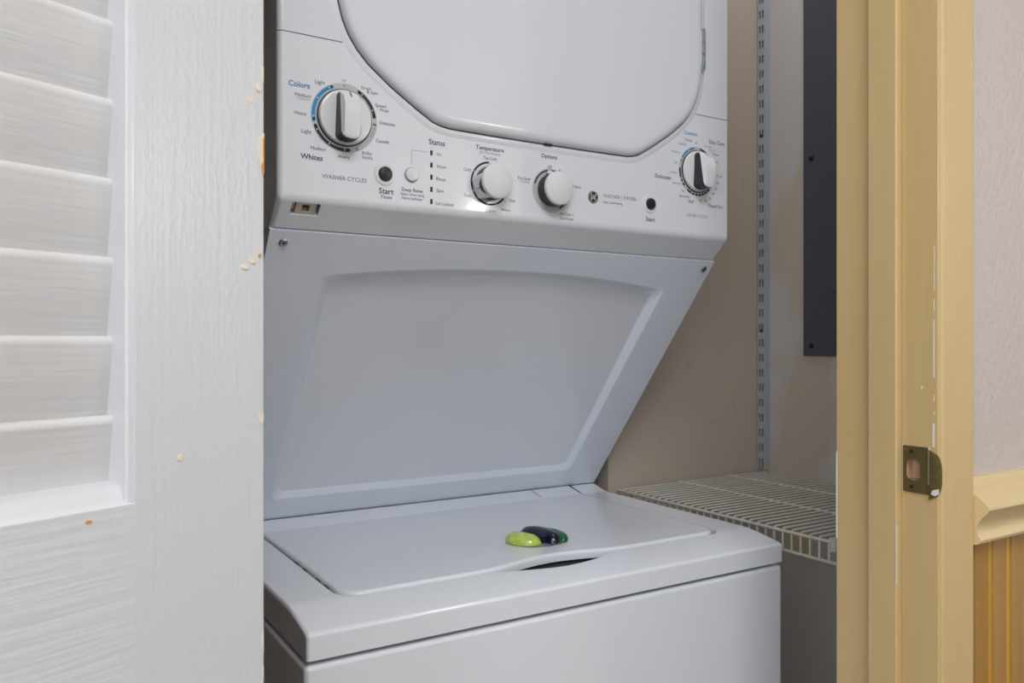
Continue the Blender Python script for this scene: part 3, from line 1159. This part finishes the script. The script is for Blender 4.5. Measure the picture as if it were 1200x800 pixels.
LIME = gel('lime_gel', (.50, .68, .09))
blotch(LIME, (.72, .82, .45), 160, .52, .70, (1, 1, 1), .8)
GNAVY = gel('navy_gel', (.002, .004, .032))
GGREEN = gel('green_gel', (.003, .11, .04))
FILM = mat('clear_film', (.75, .78, .80), .12, trans=.9, ior=1.2)


def lobe(name, spine, m, hgt):
    """soft pillow swept along a curved spine of (x, y, r)"""
    bm = bmesh.new()
    rings = []
    n = 16
    P = [Vector((p[0], p[1], 0)) for p in spine]
    for i, (x, y, r) in enumerate(spine):
        d = (P[min(i + 1, len(P) - 1)] - P[max(i - 1, 0)]).normalized()
        s = Vector((-d.y, d.x, 0))
        rings.append([bm.verts.new(Vector((x, y, 0)) + s * r * math.cos(2 * PI * k / n) +
                                   Vector((0, 0, .0018 + max(-.0014, hgt * (r / .012) ** .8 * math.sin(2 * PI * k / n)))) +
                                   Vector((0, 0, 0))) for k in range(n)])
    for A_, B_ in zip(rings, rings[1:]):
        for k in range(n):
            bm.faces.new((A_[k], A_[(k + 1) % n], B_[(k + 1) % n], B_[k]))
    bm.faces.new(rings[0])
    bm.faces.new(rings[-1])
    bmesh.ops.recalc_face_normals(bm, faces=bm.faces)
    bmesh.ops.subdivide_edges(bm, edges=bm.edges, cuts=1, use_grid_fill=True, smooth=.6)
    return put(name, bm, m, pod, smooth=60)


def taper(pts, r):
    n = len(pts)
    res = []
    for i, p in enumerate(pts):
        t = -1 + 2 * i / (n - 1)
        res.append((p[0], p[1], max(.0012, r * math.sqrt(max(0, 1 - abs(t) ** 2.6)))))
    return res


def curve(a, b, c, n=9):
    a, b, c = Vector(a), Vector(b), Vector(c)
    return [tuple((1 - t) ** 2 * a + 2 * t * (1 - t) * b + t * t * c) for t in [i / (n - 1) for i in range(n)]]


lobe('lime_chamber', taper(curve((-.033, .014), (-.031, -.010), (-.004, -.026)), .0165), LIME, .0100)
lobe('navy_chamber', taper(curve((-.016, .027), (.012, .010), (.016, -.030)), .0165), GNAVY, .0120)
lobe('green_chamber', taper(curve((.012, .030), (.036, .014), (.030, -.024)), .0120), GGREEN, .0100)
bm = bmesh.new()
rnd = random.Random(4)
a_ = [(.040 * rnd.uniform(.95, 1.05) * math.cos(2 * PI * i / 28), .036 * rnd.uniform(.95, 1.05) * math.sin(2 * PI * i / 28)) for i in range(28)]
put('film_rim', prism(a_, .0002, .0012, 'z'), FILM, pod)

# ------------------------------------------------------------------ wire shelf
SZ = .8400
SX0, SX1 = .985, 1.384
SY0, SY1 = .585, 1.204
shf = empty('wire_shelf', ((SX0 + SX1) / 2, (SY0 + SY1) / 2, SZ))
tag(shf, 'white vinyl wire shelf with yellow paint spots on closet side wall', 'shelf')
wr = .0019
bmw = tube(bmesh.new(), [(SX1, 0, .0), (SX0 + .004, 0, .0), (SX0 + .001, 0, -.0012), (SX0, 0, -.0045), (SX0, 0, -.0315)], wr, 6)
me_w = put('wire', bmw, WIREW, shf, (0, SY0 + .006, SZ))
me_y = me_w.data.copy()
me_y.materials.clear()
me_y.materials.append(WIREW)
me_y.materials.append(WIREY)
for p in me_y.polygons:
    if sum(me_y.vertices[k_].co.x for k_ in p.vertices) / len(p.vertices) < SX0 + .02:
        p.material_index = 1
y = SY0 + .006
i = 0
while y + .0162 < SY1 - .002:
    y += .0162
    i += 1
    yel = .765 < y < .815
    link('wire', me_y if yel else me_w.data, shf, (0, y, SZ))
for x_, dz_ in ((SX0 - .001, -.0030), (SX0 - .0005, -.0320), (1.1417, -.0006), (1.2826, -.0006), (SX1 - .002, -.0040)):
    put('rod', tube(bmesh.new(), [(x_, SY0, SZ + dz_), (x_, SY1, SZ + dz_)], .0024, 8), WIREW, shf)
# support brackets at the wall and an end clip by the doorway
put('end_clip', bevel(boxes((SX0 - .006, SX0 + .006, .7225, .7315, SZ - .016, SZ + .003)), .002, 2), WIREW, shf)
put('brace', tube(bmesh.new(), [(SX0 + .002, .720, SZ - .014), (SX0 + .10, .720, SZ - .10), (SX1 + .004, .720, SZ - .29)], .004, 8), WIREW, shf)

# ------------------------------------------------------------------ slotted shelf standard in the corner
sd = empty('shelf_standard', (1.382, 1.198, .846))
tag(sd, 'grey double-slotted steel shelf standard screwed in closet corner', 'shelf standard')
FX = 1.374
YA, YB_ = 1.1885, 1.2075
ZA, ZB = .846, 2.28
bm = boxes((FX, FX + .0015, YA, YA + .0035, ZA, ZB), (FX, FX + .0015, YA + .0080, YA + .0110, ZA, ZB), (FX, FX + .0015, YB_ - .0035, YB_, ZA, ZB))
z = ZA + .006
while z < ZB - .03:
    for ya, yb2 in ((YA + .0035, YA + .0080), (YA + .0110, YB_ - .0035)):
        box(bm, FX, FX + .0015, ya, yb2, z + .0165, z + .0322)
    z += .0322
put('slotted_face', bm, STDM, sd, smooth=0)
put('side_flange', boxes((FX + .0015, CX1 - .0002, YA, YA + .0015, ZA, ZB)), STDM, sd, smooth=0)
put('side_flange', boxes((FX + .0015, CX1 - .0002, YB_ - .0015, YB_, ZA, ZB)), STDM, sd, smooth=0)
for z in (1.1790, 1.60, 2.05):
    put('screw', lathe([(.0036, 0), (.0030, .0012), (.0005, .0016)], 14, 'z'), GAP, sd, (FX - .0002, YA + .0095, z - .035), (0, R(-90), 0))

# ------------------------------------------------------------------ breaker panel cover on the closet side wall
bk = empty('breaker_panel', (CX1, .905, 1.0911))
tag(bk, 'dark grey metal electrical panel cover screwed on the closet side wall', 'electrical panel')
cv = put('cover_plate', bevel(boxes((CX1 - .005, CX1 - .0002, .710, 1.0985, 1.0911, 1.90)), .002, 2), BREAK, bk)
put('panel_door', bevel(boxes((CX1 - .009, CX1 - .005, .760, 1.030, 1.22, 1.82)), .0015, 2), BREAK, bk)
for yy in (1.0780, .731):
    for zz in (1.1120, 1.4945, 1.876):
        put('screw', lathe([(.0055, 0), (.0050, .0016), (.0030, .0026), (.0005, .0028)], 16, 'z'), DARK, cv, (CX1 - .005, yy, zz), (0, R(-90), 0))

# ------------------------------------------------------------------ lamps of the hall (behind the camera), added fill lamp of the closet
GLOW = mat('bulb_glass', (1, 1, 1), .4, emit=((1.0, .96, .90), 80))
DIFF = mat('lamp_diffuser', (.9, .9, .9), .5)
va = empty('vanity_light', (2.50, RY0, 1.67))
tag(va, 'chrome light bar with round bulbs on the hall wall opposite', 'wall lamp')
put('back_bar', bevel(boxes((1.90, 3.10, RY0 + .0002, RY0 + .03, 1.67, 1.88)), .004, 2), CHROME, va)
for zz, dx_ in ((1.725, 0), (1.825, 0)):
    for q in range(3):
        bm = bmesh.new()
        bmesh.ops.create_uvsphere(bm, u_segments=20, v_segments=12, radius=.036)
        put('bulb', bm, GLOW, va, (2.06 + .44 * q + dx_, RY0 + .085, zz))
cl = empty('ceiling_lamp', (.08, -.62, ZC))
tag(cl, 'flat square white ceiling lamp in the hall', 'ceiling lamp')
put('housing', bevel(boxes((-.34, .50, -1.04, -.20, 2.355, ZC - .0002)), .006, 2), CEILP, cl)
cl = empty('closet_fill_lamp', (1.12, .83, ZC))
tag(cl, 'added small square fill lamp on the closet ceiling, unseen, above the wire shelf', 'ceiling lamp')
put('housing', bevel(boxes((1.0, 1.24, .71, .95, 2.355, ZC - .0002)), .006, 2), CEILP, cl)
